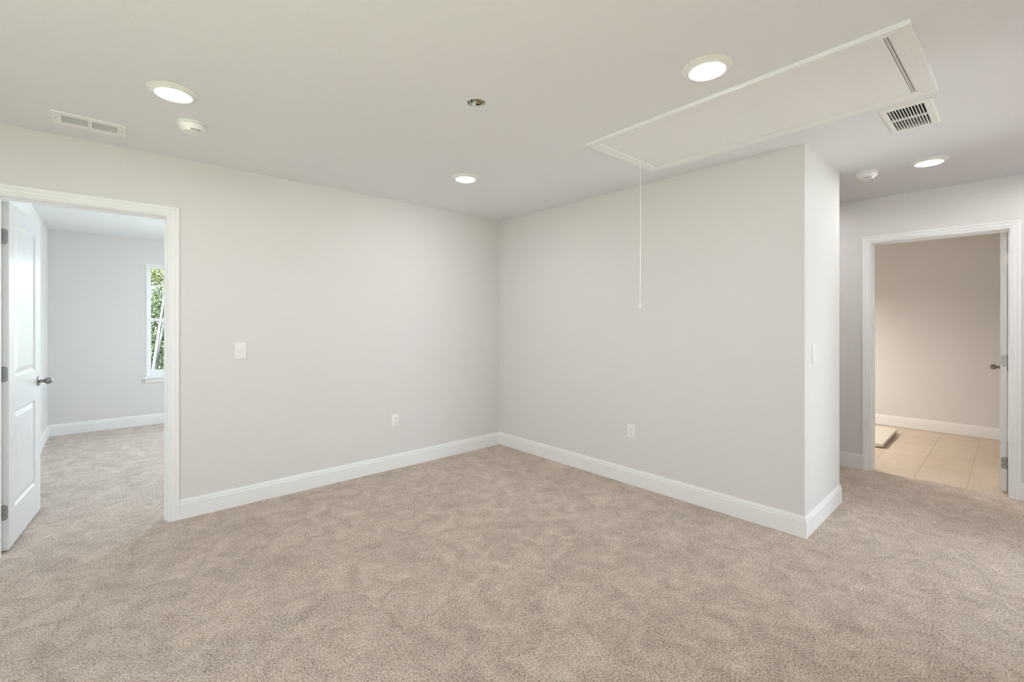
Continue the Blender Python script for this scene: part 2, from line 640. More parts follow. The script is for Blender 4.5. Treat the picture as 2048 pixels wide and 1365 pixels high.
struct(slab('wall_bathroom_right', 'Y', -1.3, -1.18, XH + T, XB, -.004, H, [], M_BATHWALL))
struct(slab('wall_bathroom_left', 'Y', 2.6, 2.72, XH + T, XB, -.004, H, [], M_BATHWALL))

c0, c1 = LD[0] - .006 - .058, LD[1] + .006 + .058
baseboard('baseboard_left', [((c1, YW), (XW, YW), (0, -1), 0, -1), ((X0, YW), (c0, YW), (0, -1), -1, 0)])
baseboard('baseboard_right', [((XW, YW), (XW, YE), (-1, 0), -1, 1)])
baseboard('baseboard_end', [((XW, YE), (XE, YE), (0, -1), 1, 1)])
baseboard('baseboard_closet', [((XE, YE), (XE, 2.6), (1, 0), 1, -1)])
d0, d1 = RD[0] - .064, RD[1] + .064
baseboard('baseboard_hall', [((XH, 2.6), (XH, d1), (-1, 0), -1, 0), ((XH, d0), (XH, HN), (-1, 0), 0, -1)])
baseboard('baseboard_hall_end', [((XE, 2.6), (XH, 2.6), (0, -1), -1, -1)])
baseboard('baseboard_front', [((X0, HN), (FD[0] - .064, HN), (0, 1), -1, 0), ((FD[1] + .064, HN), (XH, HN), (0, 1), 0, -1)])
baseboard('baseboard_back', [((X0, HN), (X0, YW), (1, 0), -1, -1)])
baseboard('baseboard_bedroom', [((BX, BY), (3.6, BY), (0, -1), -1, -1), ((BX, YW + T), (BX, BY), (1, 0), -1, -1),
                                ((3.6, YW + T), (3.6, BY), (-1, 0), -1, -1), ((c1, YW + T), (3.6, YW + T), (0, 1), 0, -1)])
baseboard('baseboard_bathroom', [((XB, -1.18), (XB, 2.6), (-1, 0), -1, -1), ((XH + T, -1.18), (XB, -1.18), (0, 1), -1, -1)])

casing('trim_1', 'Y', YW, -1, LD[0] - .006, LD[1] + .006, LD[2] + .006)
casing('trim_2', 'X', XH, -1, RD[0] - .006, RD[1] + .006, RD[2] + .006)
casing('trim_3', 'Y', YW + T, 1, LD[0] - .006, LD[1] + .006, LD[2] + .006)
casing('trim_4', 'X', XH + T, 1, RD[0] - .006, RD[1] + .006, RD[2] + .006)
jamb('trim_5', 'Y', YW, YW + T, LD[0], LD[1], LD[2], (YW + .04, YW + .078))
casing('trim_7', 'Y', HN, 1, FD[0] - .006, FD[1] + .006, 2.036)
jamb('trim_8', 'Y', HN - T, HN, FD[0], FD[1], 2.03, (HN - .078, HN - .04))
jamb('trim_6', 'X', XH, XH + T, RD[0], RD[1], RD[2], (XH + .04, XH + .078), .003)


# ------------------------------------------------------------------ windows
def window(name, axis, inner, out, u0, u1, v0, v1, meet, muntin, ncol=1):
    """double-hung window. inner = plane of the room side, out = +1/-1 outward"""
    root = empty(name, ((inner, (u0 + u1) / 2, v0) if axis == 'X' else ((u0 + u1) / 2, inner, v0)))
    struct(root)
    L0 = Vector(root.location)

    def part(pname, boxes, m, parent, bev=0.002):
        bm = bmesh.new()
        for a0, a1, b0, b1, z0, z1 in boxes:
            w0_, w1_ = sorted((inner + out * b0, inner + out * b1))
            if axis == 'X':
                add_box(bm, w0_, w1_, a0, a1, z0, z1, bev, 1)
            else:
                add_box(bm, a0, a1, w0_, w1_, z0, z1, bev, 1)
        bmesh.ops.translate(bm, verts=bm.verts[:], vec=-L0)
        return bm_obj(pname, bm, m, parent)
    f = 0.020
    part('window_frame', [(u0, u0 + f, -.004, .12, v0, v1), (u1 - f, u1, -.004, .12, v0, v1),
                          (u0 + f, u1 - f, -.004, .12, v1 - f, v1), (u0 + f, u1 - f, 0, .12, v0, v0 + .025)], M_TRIM, root)
    s = .034
    a, b = u0 + f, u1 - f
    for nm, z0, z1, d, bot, top in (('lower_sash', v0 + .025, meet + .018, .035, .075, .036), ('upper_sash', meet - .018, v1 - f, .07, .036, .034)):
        sh = part(nm, [(a, a + s, d, d + .03, z0, z1), (b - s, b, d, d + .03, z0, z1),
                       (a + s, b - s, d, d + .03, z1 - top, z1), (a + s, b - s, d, d + .03, z0, z0 + bot)], M_TRIM, root)
        part('pane', [(a + s - .004, b - s + .004, d + .013, d + .017, z0 + bot - .004, z1 - top + .004)], M_GLASS, sh, 0)
        if nm == 'upper_sash' and muntin:
            part('muntin', [(a + s, b - s, d + .004, d + .012, muntin - .006, muntin + .006)] , M_STEEL, sh, 0)
    part('sill', [(u0 - .035, u1 + .035, -.045, .03, v0 - .004, v0 + .016)], M_TRIM, root, .004)
    part('apron', [(u0 - .012, u1 + .012, -.014, 0, v0 - .055, v0 - .004)], M_TRIM, root, .003)
    return root


window('window_1', 'Y', BY, 1, *BW, 1.362, 1.715)
window('window_2', 'Y', BY, 1, *BW2, 1.362, 1.715)
window('window_3', 'X', 3.6, 1, *RW, 1.362, 1.715)
window('window_4', 'Y', FY, -1, *FW, 1.36, 1.72)
window('added_window_6', 'X', X0, -1, *KW, 1.36, 1.72)  # unseen window, added to light the right wall
window('added_window_5', 'Y', HN, -1, *LW, 1.36, 1.72)  # unseen window, added to let sun and sky light the hall


# ------------------------------------------------------------------ doors
def door_leaf(bm, L, zb, zt, th, panels):
    """leaf from x=0..L, thickness y=-th..0 ; moulded panels on both faces"""
    us = sorted({0, L, *[p[i] for p in panels for i in (0, 1)]})
    vs = sorted({zb, zt, *[p[i] for p in panels for i in (2, 3)]})
    for y, sgn in ((0.0, -1), (-th, 1)):
        for i in range(len(us) - 1):
            for j in range(len(vs) - 1):
                a, b, c, d = us[i], us[i + 1], vs[j], vs[j + 1]
                if any(p[0] <= a and b <= p[1] and p[2] <= c and d <= p[3] for p in panels):
                    continue
                bm.faces.new([bm.verts.new(q) for q in ((a, y, c), (b, y, c), (b, y, d), (a, y, d))])
        for p in panels:
            prev = None
            for ins, dep in ((0, 0), (.004, .0035), (.012, .0085), (.020, .0085), (.045, .0025), (.049, .0020)):
                r = [bm.verts.new((x_, y + sgn * dep, z_)) for x_, z_ in
                     ((p[0] + ins, p[2] + ins), (p[1] - ins, p[2] + ins), (p[1] - ins, p[3] - ins), (p[0] + ins, p[3] - ins))]
                if prev:
                    for k in range(4):
                        bm.faces.new((prev[k], prev[(k + 1) % 4], r[(k + 1) % 4], r[k]))
                prev = r
            bm.faces.new(prev)
    for q in (((0, 0, zb), (0, -th, zb), (0, -th, zt), (0, 0, zt)), ((L, 0, zb), (L, -th, zb), (L, -th, zt), (L, 0, zt)),
              ((0, 0, zb), (L, 0, zb), (L, -th, zb), (0, -th, zb)), ((0, 0, zt), (L, 0, zt), (L, -th, zt), (0, -th, zt))):
        bm.faces.new([bm.verts.new(v) for v in q])
    bmesh.ops.remove_doubles(bm, verts=bm.verts[:], dist=1e-5)


def knob(parent, x, z, y, side, m, kname='door_knob'):
    """egg knob standing out from the leaf face y towards side"""
    bm = bmesh.new()
    lathe(bm, [(0, 0), (.031, 0), (.0325, .002), (.031, .006), (.020, .008), (.013, .010), (.0115, .014), (.0105, .024), (.012, .028)], 36, 'Y')
    egg = [(.012, .028)]
    for k in range(1, 15):
        t = pi * k / 14
        egg.append((.0235 * sin(t) * (1 + .12 * cos(t)) if k < 14 else 0, .028 + .0225 * (1 - cos(t))))
    egg = [(r if r > .011 or zz > .04 else .011, zz) for r, zz in egg]
    lathe(bm, egg, 36, 'Y')
    for v in bm.verts:
        v.co.y *= side
        v.co += Vector((x, y, z))
    return bm_obj(kname, bm, m, parent, True)


def hinge(parent, z, m, label=None, screw_m=None):
    """hinge on the edge x=0 of the leaf (pin at y=0 side)"""
    bm = bmesh.new()
    # rounded plate on the leaf edge
    pts = []
    r = .015
    y_in, y_out = -.031, -.001
    for cy_, cz_, a0 in ((y_in + r, .0445 - r, 90), (y_in + r, -.0445 + r, 180)):
        for k in range(7):
            a = radians(a0 + k * 15)
            pts.append((cy_ + r * cos(a), cz_ + r * sin(a)))
    pts += [(y_out + .004, -.0445), (y_out + .004, .0445)]
    f0 = [bm.verts.new((-.0022, a, z + b)) for a, b in pts]
    f1 = [bm.verts.new((0.0005, a, z + b)) for a, b in pts]
    bm.faces.new(f0); bm.faces.new(f1)
    for k in range(len(pts)):
        bm.faces.new((f0[k], f0[(k + 1) % len(pts)], f1[(k + 1) % len(pts)], f1[k]))
    h = bm_obj('hinge', bm, m, parent)
    if label:
        h['label'] = label
    bm = bmesh.new()
    lathe(bm, [(0, z - .048), (.003, z - .048), (.0058, z - .044), (.0058, z + .044), (.003, z + .048), (0, z + .048)], 14, 'Z', (-.004, .006, 0))
    bm_obj('hinge_pin', bm, m, h, True)
    for sy, sz in ((-.014, .032), (-.023, 0), (-.014, -.032)):
        bm = bmesh.new()
        lathe(bm, [(0, -.0034), (.0026, -.0034), (.0040, -.0022), (.0040, -.001)], 12, 'X', (0, sy, z + sz))
        bm_obj('screw', bm, screw_m or M_STEEL, h, True)
    return h


PAN = lambda L: [(.118, L - .118, .225, .80), (.118, L - .118, 1.00, 1.917)]
HZ = (0.230, 1.027, 1.820)
# left bedroom door: hinged on the left jamb, open into the bedroom
A = (-.4555, YW + T + .012)
d1_ = empty('door_1', (A[0], A[1], 0), radians(84.2))
struct(d1_)
d1_['label'] = 'white two-panel door standing open into the bedroom'
bm = bmesh.new()
door_leaf(bm, .715, .012, 2.025, .035, PAN(.695))
bm_obj('door_panel', bm, M_DOOR, d1_)
knob(d1_, .657, .918, -.035, -1, M_NICKEL)
knob(d1_, .657, .918, 0, 1, M_NICKEL)
for z in HZ:
    hinge(d1_, z, M_NICKEL)

# bathroom door: hinged on the right jamb, open into the bathroom, seen edge-on
d2_ = empty('door_2', (XH + T + .008, RD[0] + .010, 0), radians(0.2))
d2_.scale = (1, -1, 1)
struct(d2_)
d2_['label'] = 'white door seen edge-on standing open into the bathroom'
bm = bmesh.new()
door_leaf(bm, .813, .012, 2.025, .035, PAN(.813))
bm_obj('door_panel', bm, M_DOOR, d2_)
knob(d2_, .745, .925, -.035, -1, M_BRONZE)
knob(d2_, .745, .925, 0, 1, M_BRONZE)
for z in HZ:
    hinge(d2_, z, M_NICKEL if z < 1.5 else M_LABELG, 'pale whitish hinge' if z > 1.5 else None, M_LABELG)  # top hinge is given a paler colour than the others


# ------------------------------------------------------------------ wall plates
def rect_frame(root_loc, normal):
    """empty whose local +Y points out of the wall, local X along it"""
    a = math.atan2(normal[1], normal[0]) - pi / 2
    return a


def toggle_switch(loc, normal, label, w_=.076, h_=.122, group=None):
    root = empty('light_switch', loc, rect_frame(loc, normal))
    tag(root, label, 'light switch', group)
    bm = bmesh.new()
    add_box(bm, -w_ / 2, w_ / 2, 0, .0065, -h_ / 2, h_ / 2, .003, 3)
    bm_obj('cover_plate', bm, M_PLASTIC, root, True)
    bm = bmesh.new()
    add_box(bm, -.0065, .0065, .0050, .0072, -.0135, .0135, .0005, 1)
    bm_obj('toggle_surround', bm, M_GRILLE, root)
    bm = bmesh.new()
    add_box(bm, -.0045, .0045, .0045, .019, -.0055, .0055, .0015, 2)
    bmesh.ops.rotate(bm, verts=bm.verts[:], cent=(0, .005, 0), matrix=Matrix.Rotation(radians(28), 3, 'X'))
    bm_obj('toggle', bm, M_PLASTIC, root, True)
    for s in (-1, 1):
        bm = bmesh.new()
        lathe(bm, [(.0034, .0060), (.0034, .0070), (.0022, .0078), (0, .0080)], 14, 'Y', (0, 0, s * .030))
        bm_obj('screw', bm, M_GRILLE, root, True)
    return root


def power_outlet(loc, normal, label):
    root = empty('power_outlet', loc, rect_frame(loc, normal))
    tag(root, label, 'outlet', 'duplex outlets low on the walls')
    bm = bmesh.new()
    add_box(bm, -.036, .036, 0, .006, -.059, .059, .003, 3)
    bm_obj('cover_plate', bm, M_PLASTIC, root, True)
    for s in (-1, 1):
        bm = bmesh.new()
        # receptacle face: circle with flattened top and bottom
        ring0, ring1 = [], []
        for k in range(28):
            t = 2 * pi * k / 28
            x_, z_ = .0172 * cos(t), max(-.0143, min(.0143, .0172 * sin(t)))
            ring0.append(bm.verts.new((x_, .0055, z_ + s * .0195)))
            ring1.append(bm.verts.new((x_ * .97, .0078, z_ * .97 + s * .0195)))
        bm.faces.new(ring1)
        for k in range(28):
            bm.faces.new((ring0[k], ring0[(k + 1) % 28], ring1[(k + 1) % 28], ring1[k]))
        r = bm_obj('receptacle', bm, M_PLASTIC, root)
        bm = bmesh.new()
        c = s * .0195
        add_box(bm, -.0078, -.0056, .0074, .0081, c - .001, c + .0075)
        add_box(bm, .0056, .0075, .0074, .0081, c + .000, c + .0070)
        lathe(bm, [(.0026, .0074), (.0026, .0081), (0, .0081)], 12, 'Y', (0, 0, c - .0075))
        bm_obj('slot', bm, M_SLOT, r)
    bm = bmesh.new()
    lathe(bm, [(.0032, .0055), (.0032, .0068), (.0020, .0074), (0, .0076)], 14, 'Y')
    bm_obj('screw', bm, M_GRILLE, root, True)
    return root


toggle_switch((0.7215, YW, 1.121), (0, -1), 'single white toggle switch on the long wall right of the bedroom doorway', group='toggle switches on the walls')
toggle_switch((3.385, YE, 1.120), (0, -1), 'single white toggle switch on the narrow end face of the right wall', group='toggle switches on the walls')
power_outlet((1.948, YW, .434), (0, -1), 'white duplex outlet low on the left wall, left of the room corner')
power_outlet((XW, 2.094, .434), (-1, 0), 'white duplex outlet low on the right wall, under the pull cord')


# ------------------------------------------------------------------ recessed lights
def led_light(loc, label):
    root = empty('recessed_light', (*loc, H))
    tag(root, label, 'ceiling light', 'round recessed ceiling lights')
    bm = bmesh.new()
    lathe(bm, [(.102, 0), (.1015, -.003), (.098, -.0045), (.090, -.0070), (.080, -.0125), (.0775, -.0160), (.0745, -.0165), (.0735, -.0130), (.0735, -.002)], 56)
    bm_obj('trim_ring', bm, M_PLASTIC, root, True)
    bm = bmesh.new()
    lathe(bm, [(.0737, -.0125), (.068, -.0165), (.050, -.0190), (.025, -.0205), (0, -.0210)], 32)
    bm_obj('diffuser', bm, M_LED, root, True)
    return root


led_light((.238, 2.692), 'round recessed light left of the others, above the left smoke detector')
led_light((1.938, .890), 'round recessed light right beside the long side of the attic hatch')
led_light((2.035, 2.795), 'smallest-looking round recessed light, near the far corner of the room')
led_light((4.182, .388), 'round recessed light in the hall before the bathroom doorway')


led_light((4.62, -.42), 'added unseen round recessed light at the near end of the hall')  # out of view, added to brighten the hall and its carpet
led_light((4.62, 1.50), 'added unseen round recessed light deeper in the hall behind the end of the right wall')  # hidden by the wall end, added to brighten the hall wall


# ------------------------------------------------------------------ smoke detectors
def smoke_detector(loc, label, rz, r=.066, h=.050):
    root = empty('smoke_detector', (*loc, H), rz)
    tag(root, label, 'smoke detector', 'white ceiling smoke detectors')
    bm = bmesh.new()
    lathe(bm, [(0, 0), (r, 0), (r + .001, -.004), (r + .001, -.010), (r - .002, -.0125), (0, -.0125)], 48)
    bm_obj('mounting_base', bm, M_PLASTIC, root, True)
    bm = bmesh.new()
    lathe(bm, [(0, -.0125), (r - .004, -.0125), (r - .004, -.0145), (r, -.0155), (r - .001, -.022), (r - .006, -.031), (r - .014, -.0375), (r - .026, -h), (0, -h - .001)], 48)
    bm_obj('cover', bm, M_PLASTIC, root, True)
    bm = bmesh.new()
    add_box(bm, .012, .046, -.020, .020, -h - .0015, -h + .012, .004, 2)
    for v in bm.verts:
        if v.co.x > .03:
            v.co.z += .008
    b = bm_obj('test_button', bm, M_PLASTIC, root, True)
    bm = bmesh.new()
    for k in range(10):
        a = radians(-50 + k * 11)
        add_box(bm, -.0022, .0022, -.0012, .0012, -.0150, -.0128)
        for v in bm.verts[-8:]:
            v.co = Matrix.Rotation(a, 3, 'Z') @ (v.co + Vector((r - .0032, 0, 0)))
    bm_obj('vent_slot', bm, M_SLOT, root)
    bm = bmesh.new()
    a0 = [bm.verts.new(((r - .020 + .004 * sz) * cos(radians(t)), (r - .020 + .004 * sz) * sin(radians(t)), -h + .0075 - .0035 * (1 - sz))) for sz in (0, 1) for t in range(-30, 31, 6)]
    n_ = len(a0) // 2
    for k in range(n_ - 1):
        bm.faces.new((a0[k], a0[k + 1], a0[n_ + k + 1], a0[n_ + k]))
    for f in bmesh.ops.extrude_face_region(bm, geom=bm.faces[:])['geom']:
        if isinstance(f, bmesh.types.BMVert):
            f.co += Vector((0.001 * cos(0), 0, -.0022))
    bm_obj('alarm_slot', bm, M_BOXG, root)
    return root


smoke_detector((.351, 3.047), 'round white smoke detector below the leftmost recessed light', radians(-75))
smoke_detector((4.168, .728), 'round white smoke detector in the hall beside the end of the right wall', radians(-160))


# ------------------------------------------------------------------ hall register (dark slots)
def hall_register():
    x0, x1, y0, y1 = VENT
    root = empty('ceiling_register', ((x0 + x1) / 2, (y0 + y1) / 2, H))
    tag(root, 'white ceiling register with two rows of dark slots behind the attic hatch', 'vent')
    L0 = Vector(root.location)
    sx0, sx1, sy0, sy1 = 3.034, 3.374, .300, .448
    bm = bmesh.new()
    z0, z1 = -.008, 0
    # bevelled face plate as a ring
    outer = [(x0, y0), (x1, y0), (x1, y1), (x0, y1)]
    o2 = [(x0 + .006, y0 + .006), (x1 - .006, y0 + .006), (x1 - .006, y1 - .006), (x0 + .006, y1 - .006)]
    inn = [(sx0, sy0), (sx1, sy0), (sx1, sy1), (sx0, sy1)]
    rings = []
    for pts, z in ((outer, 0), (outer, -.002), (o2, -.008), (inn, -.008), (inn, 0.004)):
        rings.append([bm.verts.new((p[0] - L0.x, p[1] - L0.y, z)) for p in pts])
    for a, b in zip(rings, rings[1:]):
        for k in range(4):
            bm.faces.new((a[k], a[(k + 1) % 4], b[(k + 1) % 4], b[k]))
    xm = (sx0 + sx1) / 2
    add_box(bm, xm - .005 - L0.x, xm + .005 - L0.x, sy0 - L0.y, sy1 - L0.y, -.008, .002)
    bm_obj('face_plate', bm, M_VENT, root)
    n = 12
    p = (sy1 - sy0) / n
    for row, (a, b) in enumerate(((sx0, xm - .005), (xm + .005, sx1))):
        for k in range(n + 1):
            bm = bmesh.new()
            yc = sy0 + k * p - L0.y
            hw = .0022 if 0 < k < n else .001
            pts = [(yc - hw, -.0078), (yc + hw, -.0078), (yc + hw + .007, .012), (yc - hw + .007, .012)]
            va = [bm.verts.new((a - L0.x, *q)) for q in pts]
            vb = [bm.verts.new((b - L0.x, *q)) for q in pts]
            bm.faces.new(va); bm.faces.new(vb)
            for i in range(4):
                bm.faces.new((va[i], va[(i + 1) % 4], vb[(i + 1) % 4], vb[i]))
            bm_obj('slat', bm, M_VENT, root)
    bm = bmesh.new()
    add_box(bm, x0 + .03 - L0.x, x1 - .03 - L0.x, y0 + .03 - L0.y, y1 - .026 - L0.y, .05, .055)
    bm_obj('damper', bm, M_DUCT, root)
    for s in (x0 + .010, x1 - .010):
        bm = bmesh.new()
        lathe(bm, [(.0035, -.0078), (.003, -.0095), (0, -.010)], 12, 'Z', (s - L0.x, 0, 0))
        bm_obj('screw', bm, M_VENT, root, True)


hall_register()


def left_register():
    x0, x1, y0, y1 = REG
    root = empty('ceiling_register', ((x0 + x1) / 2, (y0 + y1) / 2, H))
    tag(root, 'closed-looking white two-panel ceiling register above the bedroom doorway', 'vent')
    cx_, cy_ = root.location.x, root.location.y
    bm = bmesh.new()
    hx, hy = (x1 - x0) / 2, (y1 - y0) / 2
    gx0, gx1, gy = .033, hx - .038, hy - .040       # each grille from the centre outwards
    # plate with two openings
    us = [-hx, -gx1, -.008, .008, gx1, hx]
    vs = [-hy, -gy, gy, hy]
    for i in range(5):
        for j in range(3):
            if j == 1 and i in (1, 3):
                continue
            add_box(bm, us[i], us[i + 1], vs[j], vs[j + 1], -.008, -.001)
    bmesh.ops.remove_doubles(bm, verts=bm.verts[:], dist=1e-5)
    bm_obj('face_plate', bm, M_VENT, root)
    for s in (-1, 1):
        a, b = sorted((s * .008, s * gx1))
        bm = bmesh.new()
        n = 9
        for k in range(n):
            yc = -gy + (k + .5) * 2 * gy / n
            va = [bm.verts.new((a, yc - .0052, -.0068)), bm.verts.new((a, yc + .0056, -.0046)), bm.verts.new((a, yc + .0056, -.0038)), bm.verts.new((a, yc - .0052, -.0060))]
            vb = [bm.verts.new((b, v.co.y, v.co.z)) for v in va]
            bm.faces.new(va); bm.faces.new(vb)
            for i in range(4):
                bm.faces.new((va[i], va[(i + 1) % 4], vb[(i + 1) % 4], vb[i]))
        g = bm_obj('grille', bm, M_GRILLE, root)
    bm = bmesh.new()
    add_box(bm, -gx1, gx1, -gy, gy, -.0012, .001)
    bm_obj('damper', bm, M_GRILLE, root)
    for s in (-1, 1):
        bm = bmesh.new()
        lathe(bm, [(.0042, -.0078), (.0036, -.0095), (0, -.010)], 12, 'Z', (s * (hx - .014), 0, 0))
        bm_obj('screw', bm, M_STEEL, root, True)


left_register()


# ------------------------------------------------------------------ attic hatch
def attic_hatch():
    root = empty('attic_hatch', (HATCH_C[0], HATCH_C[1], H), HATCH_ROT)
    tag(root, 'long white pull-down attic hatch with trim and a hanging pull cord', 'attic hatch')
    X1, Y1 = .368, .757                      # outer half sizes
    P1, Q0, Q1 = .311, -.680, .680           # panel half width, ends
    # trim frame swept with mitres: offset inwards from the outer edge, drop
    bm = bmesh.new()
    prof = [(0, 0), (0, -.015), (.003, -.018), (.022, -.0165), (.024, -.0150), (.027, -.0165), (.049, -.0145), (.052, -.011), (.0545, -.010), (.0545, .05)]
    rings = []
    for s, z in prof:
        k = s / .0545
        ex = s
        ey = s + (.0195 * k)
        rings.append([bm.verts.new((x_, y_, z)) for x_, y_ in ((-X1 + ex, -Y1 + ey), (X1 - ex, -Y1 + ey), (X1 - ex, Y1 - ey), (-X1 + ex, Y1 - ey))])
    for a, b in zip(rings, rings[1:]):
        for k in range(4):
            bm.faces.new((a[k], a[(k + 1) % 4], b[(k + 1) % 4], b[k]))
    bm_obj('trim_frame', bm, M_TRIM, root)
    bm = bmesh.new()
    add_box(bm, -P1 + .0005, P1 - .0005, Q0 + .0125, Q1 - .001, -.0096, .008, .0012, 1)
    pn = bm_obj('hatch_panel', bm, M_HATCH, root)
    bm = bmesh.new()
    add_box(bm, -P1 + .004, P1 - .004, Q0 + .0012, Q0 + .0105, -.0065, .004)
    bm_obj('hinge_strip', bm, M_HINGE, root)
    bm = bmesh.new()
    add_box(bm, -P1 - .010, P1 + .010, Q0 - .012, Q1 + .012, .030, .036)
    bm_obj('gap_shade_sheet', bm, M_DARK, root)  # near-black sheet stands in for the shade in the panel gaps
    # pull cord hangs from the panel, far end
    c, s = cos(-HATCH_ROT), sin(-HATCH_ROT)
    wx, wy = 2.598 - HATCH_C[0], 1.637 - HATCH_C[1]
    px, py = c * wx - s * wy, s * wx + c * wy
    bm = bmesh.new()
    n = 30
    zt, zb = -.006, 1.452 - H
    rings = []
    for k in range(n + 1):
        f = k / n
        ox = .0045 * sin(pi * f) + .0006 * sin(17 * f)
        rings.append([bm.verts.new((px + ox + .0020 * cos(a * pi / 4), py + .0020 * sin(a * pi / 4), zt + (zb - zt) * f)) for a in range(8)])
    for a, b in zip(rings, rings[1:]):
        for k in range(8):
            bm.faces.new((a[k], a[(k + 1) % 8], b[(k + 1) % 8], b[k]))
    bm.faces.new(rings[-1])
    lathe(bm, [(.007, -.0085), (.006, -.012), (.003, -.014)], 14, 'Z', (px, py, 0))
    cord = bm_obj('pull_cord', bm, M_CORD, root, True)
    bm = bmesh.new()
    lathe(bm, [(0, zb + .004), (.0028, zb + .003), (.0040, zb - .005), (.0085, zb - .022), (.0090, zb - .026), (.0075, zb - .028), (0, zb - .028)], 24, 'Z', (px, py, 0))
    bm_obj('cord_bell', bm, M_PLASTIC, cord, True)


attic_hatch()


# ------------------------------------------------------------------ the open round cut-out and what shows in it
def junction_box():
    x, y, r = HOLE
    az = math.atan2(y, x)
    root = empty('junction_box', (x, y, H), az - pi / 2)      # local +Y points away from the room's middle
    tag(root, 'open round electrical cut-out in the ceiling with clamp and joist showing', 'electrical box')
    rr = r - .0012
    bm = bmesh.new()
    lathe(bm, [(rr, .013), (rr, .105), (0, .107)], 40)
    bm_obj('box_shell', bm, M_BOX, root, True)

    def inside(bm):
        for v in bm.verts:
            d = math.hypot(v.co.x, v.co.y)
            if d > rr - .002:
                v.co.x *= (rr - .002) / d
                v.co.y *= (rr - .002) / d
    bm = bmesh.new()                                   # joist side, its lower edge runs down to the right
    n = 14
    cols = []
    for k in range(n + 1):
        u = -.024 + .064 * k / n
        zb = .031 - .024 * k / n + .0008 * sin(k * 2.1)
        cols.append([bm.verts.new((u, .022, zb)), bm.verts.new((u, .040, zb - .0005)), bm.verts.new((u, .040, .08)), bm.verts.new((u, .022, .08))])
    for a, b in zip(cols, cols[1:]):
        for k in range(4):
            bm.faces.new((a[k], a[(k + 1) % 4], b[(k + 1) % 4], b[k]))
    bm.faces.new(cols[0]); bm.faces.new(cols[-1])
    inside(bm)
    bm_obj('joist', bm, M_WOOD, root)
    bm = bmesh.new()                                   # pale cable clamp with an ear
    lathe(bm, [(0, .0), (.0075, .001), (.009, .008), (.007, .014), (.008, .030), (.008, .06)], 16, 'Z', (-.010, .012, 0))
    add_box(bm, -.024, -.006, .010, .020, -.001, .009, .002, 2)
    add_box(bm, -.012, -.004, .020, .034, .002, .006, .0015, 1)
    bm_obj('cable_clamp', bm, M_PLASTIC, root, True)
    bm = bmesh.new()
    pts = [Vector((-.034, .004, .06)), Vector((-.036, .008, .020)), Vector((-.030, .014, .008)), Vector((-.022, .020, .012)), Vector((-.018, .026, .030))]
    prev = None
    for q in pts:
        ring = [bm.verts.new(q + Vector((.0036 * cos(a * pi / 4), .0036 * sin(a * pi / 4), .0018 * cos(a * pi / 4)))) for a in range(8)]
        if prev:
            for k in range(8):
                bm.faces.new((prev[k], prev[(k + 1) % 8], ring[(k + 1) % 8], ring[k]))
        prev = ring
    bm_obj('cable', bm, M_GRILLE, root, True)
    bm = bmesh.new()
    lathe(bm, [(0, .004), (.0045, .005), (.0050, .010), (.0035, .016), (0, .018)], 12, 'Z', (.020, .020, 0))
    bm_obj('screw', bm, M_STEEL, root, True)


junction_box()


# ------------------------------------------------------------------ flat board on the bathroom tiles
def carton():
    root = empty('flat_carton', (6.58, 1.22, -.004), 0)
    tag(root, 'flat cream-coloured board package lying on the bathroom tiles', 'package')
    bm = bmesh.new()
    out = [(-.50, -.30), (.44, -.29), (.51, -.245), (.52, .32), (-.50, .30)]
    lv = [(0.97, .012), (1.0, .016), (1.0, .044), (.985, .050)]
    # resting feet strip keeps the overhanging edge above its shadow
    rings = [[bm.verts.new((p[0] * s, p[1] * s + (0.004 * sin(5 * p[0])), z)) for p in out] for s, z in lv]
    for a, b in zip(rings, rings[1:]):
        for k in range(5):
            bm.faces.new((a[k], a[(k + 1) % 5], b[(k + 1) % 5], b[k]))
    bm.faces.new(rings[0]); bm.faces.new(rings[-1])
    bm_obj('board', bm, M_CARTON, root)
    bm = bmesh.new()
    add_box(bm, -.46, .44, -.26, .26, 0, .013)
    bm_obj('base_layer', bm, M_CARTON, root)


carton()

# lamp added to brighten the bathroom, unseen past the left jamb
def add_bath_light():
    root = empty('added_bath_lamp', (6.35, 2.6, 2.0))
    tag(root, 'added unseen white bar lamp that brightens the bathroom', 'lamp')
    bm = bmesh.new()
    add_box(bm, -.30, .30, -.03, 0, -.05, .05, .006, 2)
    bm_obj('back_plate', bm, M_NICKEL, root)
    m, n, b = newmat('added_lamp_glow')
    b.inputs['Base Color'].default_value = (.9, .88, .8, 1)
    b.inputs['Emission Color'].default_value = (1.0, 0.93, 0.85, 1)
    b.inputs['Emission Strength'].default_value = BATH_W
    for x_ in (-.2, 0, .2):
        bm = bmesh.new()
        lathe(bm, [(0, 0), (.028, 0), (.045, -.02), (.058, -.11), (.056, -.11), (.043, -.022), (0, -.01)], 20, 'Z', (x_, -.10, .03))
        bm_obj('lamp_shade', bm, M_NICKEL, root, True)
        bm = bmesh.new()
        lathe(bm, [(0, -.03), (.03, -.045), (.042, -.075), (.03, -.10), (0, -.105)], 16, 'Z', (x_, -.10, .03))
        bm_obj('bulb', bm, m, root, True)
        bm = bmesh.new()
        add_box(bm, x_ - .008, x_ + .008, -.10, -.03, .022, .038)
        bm_obj('arm', bm, M_NICKEL, root)


BATH_W = 1520.0
add_bath_light()

# ------------------------------------------------------------------ outside
GZ = -2.9
struct(slab('ground', 'Z', GZ - .1, GZ, -30, 40, -30, 70, [], M_GRASS))


